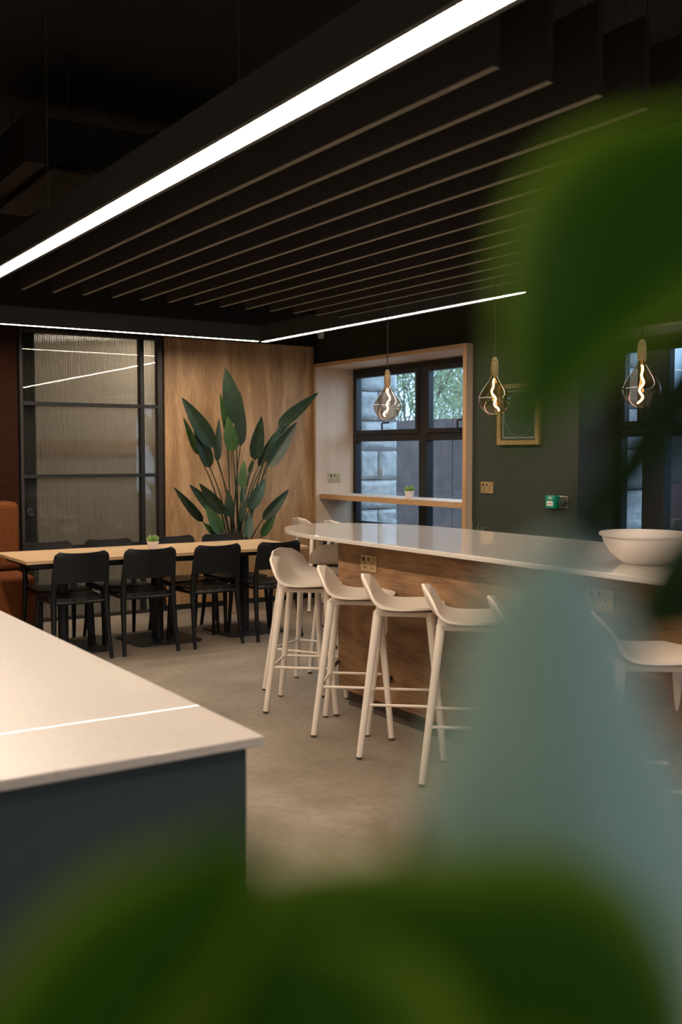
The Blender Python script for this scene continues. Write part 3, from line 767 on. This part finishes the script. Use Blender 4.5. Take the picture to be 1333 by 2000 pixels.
# ------------------------------------------------------------------ pendant lamps
def make_pendant():
    t_ = thing('pendant_lamp', '', 'lamp', (0, 0, 0), 0, 'pendant bulbs over the island')      # origin at bulb centre
    H_ = CE - 1.80
    MB().tube([(0, 0, .215), (0, 0, H_ - .02)], .0028, 6).build('cable', 'cable_black', t_, smooth=True)
    MB().lathe([(.045, H_ - .025), (.05, H_ - .02), (.05, H_)], n=20).build('ceiling_rose', 'black_metal', t_, smooth=True)
    c = MB(); c.lathe([(.0, .12), (.0175, .12), (.0185, .124), (.0185, .185), (.0165, .187), (.0165, .193), (.0175, .195), (.0175, .201), (.011, .204), (.011, .212), (.005, .216), (0, .216)], n=24)
    c.build('brass_holder', 'brass', t_, smooth=True, angle=35)
    for k in range(10):
        a = 2 * PI * k / 10; MB().box((-.0015, -.0012, .13), (.0015, .0012, .18)).build('groove', 'aged_brass', t_).matrix_local = Matrix.Translation((math.cos(a) * .0186, math.sin(a) * .0186, 0)) @ Matrix.Rotation(a, 4, 'Z')
    prof = [(.0, -.092), (.022, -.0905), (.044, -.081), (.064, -.062), (.078, -.040), (.0845, -.018), (.085, -.004), (.080, .014), (.068, .036), (.053, .056), (.039, .076), (.028, .094), (.020, .110), (.0165, .125)]
    g = MB().lathe(prof, n=40, capt=False).build('glass_bulb', 'smoked_glass', t_, smooth=True, angle=80)
    pts = []
    for k in range(60):
        s = k / 59; r_ = .004 + .018 * s * (1 - .3 * math.sin(PI * s)) ; a = s * 2.6 * 2 * PI
        wob = .012 * math.sin(s * PI * 1.6)
        pts.append((r_ * .6 * math.cos(a) + wob, r_ * .6 * math.sin(a), .10 - .168 * s))
    MB().tube(pts, .0044, 7).build('filament', 'filament', t_, smooth=True)
    MB().tube([(0, 0, .12), (0, 0, .1)], .006, 10).build('stem', 'bulb_tip', t_, smooth=True)
    return t_
pd = make_pendant(); pd.location = (3.68, 5.122, 1.80); pd['label'] = 'glowing pear shaped pendant bulb hanging in front of the window'
dup(pd, (3.68, 4.145, 1.80), 2.0, 'glowing pear shaped pendant bulb half covered by the green leaf')
dup(pd, (3.68, 3.155, 1.80), 4.2, 'glowing pear shaped pendant bulb at the right, nearest the camera')

# ------------------------------------------------------------------ wall things
pf = thing('framed_print', 'oak framed dark print with a pale line border on the green wall', 'picture', (XW - .001, 6.025, 1.575))
W_, H_ = .475, .48
f_ = MB(); f_.box((-.03, -W_ / 2, 0), (0, W_ / 2, .035)); f_.box((-.03, -W_ / 2, H_ - .035), (0, W_ / 2, H_)); f_.box((-.03, -W_ / 2, .035), (0, -W_ / 2 + .035, H_ - .035)); f_.box((-.03, W_ / 2 - .035, .035), (0, W_ / 2, H_ - .035))
f_.build('frame', 'frame_oak', pf)
MB().box((-.012, -W_ / 2 + .035, .035), (-.002, W_ / 2 - .035, H_ - .035)).build('print', 'mount_green', pf)
b_ = MB(); i0 = .05; q = .012
b_.box((-.0135, -W_ / 2 + i0, i0), (-.012, W_ / 2 - i0, i0 + q)); b_.box((-.0135, -W_ / 2 + i0, H_ - i0 - q), (-.012, W_ / 2 - i0, H_ - i0)); b_.box((-.0135, -W_ / 2 + i0, i0 + q), (-.012, -W_ / 2 + i0 + q, H_ - i0 - q)); b_.box((-.0135, W_ / 2 - i0 - q, i0 + q), (-.012, W_ / 2 - i0, H_ - i0 - q))
b_.build('printed_border', 'print_cream', pf)
pts = [(-.0125, .17 * math.cos(a), .24 + .17 * math.sin(a)) for a in [2 * PI * k / 48 for k in range(49)]]
MB().tube(pts, .0016, 5, False).build('printed_circle', 'print_cream', pf)
MB().box((-.019, -W_ / 2 + .035, .035), (-.017, W_ / 2 - .035, H_ - .035)).build('glazing', 'pane_glass', pf)
cp = thing('call_point', 'green emergency door release box on the dark wall', 'call point', (XW - .001, 5.635, 1.138))
MB().box((-.05, -.052, -.048), (0, .052, .048)).build('case', 'green_plastic', cp, bevel=.004)
MB().box((-.0515, -.032, -.03), (-.0502, .032, .006)).build('break_glass', 'white_plastic', cp)
for k in (-1, 0, 1): MB().box((-.0525, k * .016 - .004, -.017), (-.0516, k * .016 + .004, -.009)).build('mark', 'socket_dark', cp)
for z in (.022, .032): MB().box((-.0512, -.025, z), (-.0502, .02, z + .005)).build('print_line', 'white_plastic', cp)
bp_ = thing('exit_button', 'steel plate with a round green push button beside the call point', 'button', (XW - .001, 5.535, 1.138))
MB().box((-.008, -.045, -.046), (0, .045, .046)).build('plate', 'steel', bp_, bevel=.002)
kb = MB().lathe([(.02, 0), (.02, .014), (.03, .018), (.03, .024), (.024, .03), (0, .032)], n=24).build('push_button', 'cabinet_green', bp_, smooth=True); kb.location = (-.008, 0, 0); kb.rotation_euler = (0, -PI / 2, 0)
for z in (-.035, .035): 
    sc = MB().lathe([(.004, 0), (.004, .002)], n=8).build('screw', 'black_metal', bp_); sc.location = (-.008, 0, z); sc.rotation_euler = (0, -PI / 2, 0)

# ------------------------------------------------------------------ near counter
CZ = .897
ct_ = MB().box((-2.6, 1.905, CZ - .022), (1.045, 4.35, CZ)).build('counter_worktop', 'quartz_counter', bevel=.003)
tag(ct_, 'wide pale glossy worktop of the near left counter', 'worktop')
cb = thing('counter_cabinet', 'dark green cabinet carrying the near left worktop', 'cabinet', (0, 1.93, 0))
MB().box((-2.55, .0, .10), (1.015, .02, CZ - .0235)).build('end_panel', 'cabinet_green', cb)
for k in range(3): MB().box((.995, .021 + k * .8, .10), (1.015, .019 + (k + 1) * .8, CZ - .0235)).build('side_panel', 'cabinet_green', cb)
MB().box((-2.55, .021, .10), (.994, 2.4, CZ - .0235)).build('carcass', 'cabinet_green', cb)
MB().box((-2.5, .05, 0), (.96, 2.36, .0995)).build('plinth', 'black_metal', cb)

# ------------------------------------------------------------------ plant right in front of the camera
fp0 = Vector((.42, .02, 0))
fp = thing('foreground_plant', 'large out of focus green leaved plant close to the camera', 'plant', fp0)
pm = MB(); pm.lathe([(.15, 0), (.155, .005), (.19, .36), (.195, .38), (.175, .38), (.165, .34), (0, .34)], n=32); pm.build('pot', 'white_ceramic', fp, smooth=True)
MB().lathe([(.164, .33), (.08, .35), (0, .355)], n=24).build('soil', 'soil', fp)
def front_leaf(pts, mat, fold=.15, label=None):
    """pts: rib stations (u, v, depth, half width in px)"""
    P = [px(u, v, d_) - fp0 for u, v, d_, h in pts]; Wd = [h / FPX * d_ for u, v, d_, h in pts]
    n = len(P) - 1
    def cr(arr, s):
        i = min(int(s), n - 1); f = s - i; p = [arr[max(0, min(n, i + k))] for k in (-1, 0, 1, 2)]
        return .5 * (2 * p[1] + (p[2] - p[0]) * f + (2 * p[0] - 5 * p[1] + 4 * p[2] - p[3]) * f * f + (3 * p[1] - p[0] - 3 * p[2] + p[3]) * f ** 3)
    def f(u, v):
        c = cr(P, v * n); t_ = (cr(P, min(v * n + .05, n)) - cr(P, max(v * n - .05, 0))).normalized()
        s_ = t_.cross(FW).normalized(); w_ = max(.0005, cr(Wd, v * n)); tt = (u - .5) * 2
        return c + s_ * tt * w_ + FW * (fold * abs(tt) ** 1.5 * w_)
    o = MB().sheet(f, 14, 28, .0006).build('leaf', mat, fp, smooth=True, angle=80)
    at = o.data.attributes.new('margin', 'FLOAT', 'POINT'); k = 15 * 29
    at.data.foreach_set('value', [abs((i % k) % 15 / 14 - .5) * 2 for i in range(2 * k)])
    if label: o['label'] = label
    return P, o
def stalk(P, o, bend):
    root = Vector((random.uniform(-.04, .04), random.uniform(-.04, .04), .34))
    pts = bez(root, bend, P[0], 14); MB().tube(pts, [.006 - .0002 * k for k in range(15)], 8).build('stalk', 'front_leaf', o, smooth=True)
side = px(1750, 1500, .26) - fp0; low = px(900, 2900, .2) - fp0; right_ = px(1700, 2300, .22) - fp0
P, o = front_leaf([(1480, 180, .20, 20), (1375, 310, .195, 140), (1260, 410, .19, 215), (1165, 520, .185, 205), (1095, 660, .18, 135), (1040, 790, .175, 65), (1010, 890, .175, 4)], 'front_leaf'); stalk(P, o, side)
P, o = front_leaf([(1480, 600, .22, 15), (1370, 720, .22, 60), (1280, 850, .22, 60), (1200, 960, .22, 46), (1130, 1050, .22, 28), (1080, 1130, .22, 4)], 'front_leaf_dark'); stalk(P, o, side)
P, o = front_leaf([(1590, 980, .20, 15), (1480, 1040, .20, 80), (1385, 1115, .20, 105), (1295, 1190, .20, 70), (1200, 1250, .20, 4)], 'front_leaf_dark'); stalk(P, o, side)
P, o = front_leaf([(1340, 2260, .165, 30), (1270, 2000, .165, 130), (1175, 1800, .165, 265), (1105, 1600, .165, 285), (1085, 1400, .165, 210), (1080, 1250, .165, 170), (1085, 1140, .165, 110), (1090, 1050, .165, 5)], 'front_leaf_skylit', fold=.32, label='leaf with daylight painted into its pale grey green colour'); stalk(P, o, right_)
P, o = front_leaf([(1330, 2160, .15, 30), (1230, 2000, .15, 150), (1090, 1900, .15, 225), (900, 1890, .15, 215), (700, 1895, .15, 215), (520, 1920, .15, 190), (380, 1970, .15, 6)], 'front_leaf'); stalk(P, o, low)
P, o = front_leaf([(-120, 2360, .14, 60), (40, 2150, .14, 170), (170, 1985, .14, 190), (290, 1860, .14, 180), (390, 1765, .14, 135), (455, 1675, .14, 70), (500, 1590, .14, 5)], 'front_leaf'); stalk(P, o, low)
P, o = front_leaf([(640, 2500, .145, 60), (560, 2300, .145, 330), (520, 2120, .145, 420), (500, 1990, .145, 380), (480, 1890, .145, 220), (460, 1800, .145, 5)], 'front_leaf'); stalk(P, o, low)
P, o = front_leaf([(800, 1900, .155, 8), (796, 1800, .155, 22), (792, 1700, .155, 26), (790, 1620, .155, 18), (788, 1570, .155, 3)], 'front_leaf_dark', label='small furled young leaf'); stalk(P, o, low)
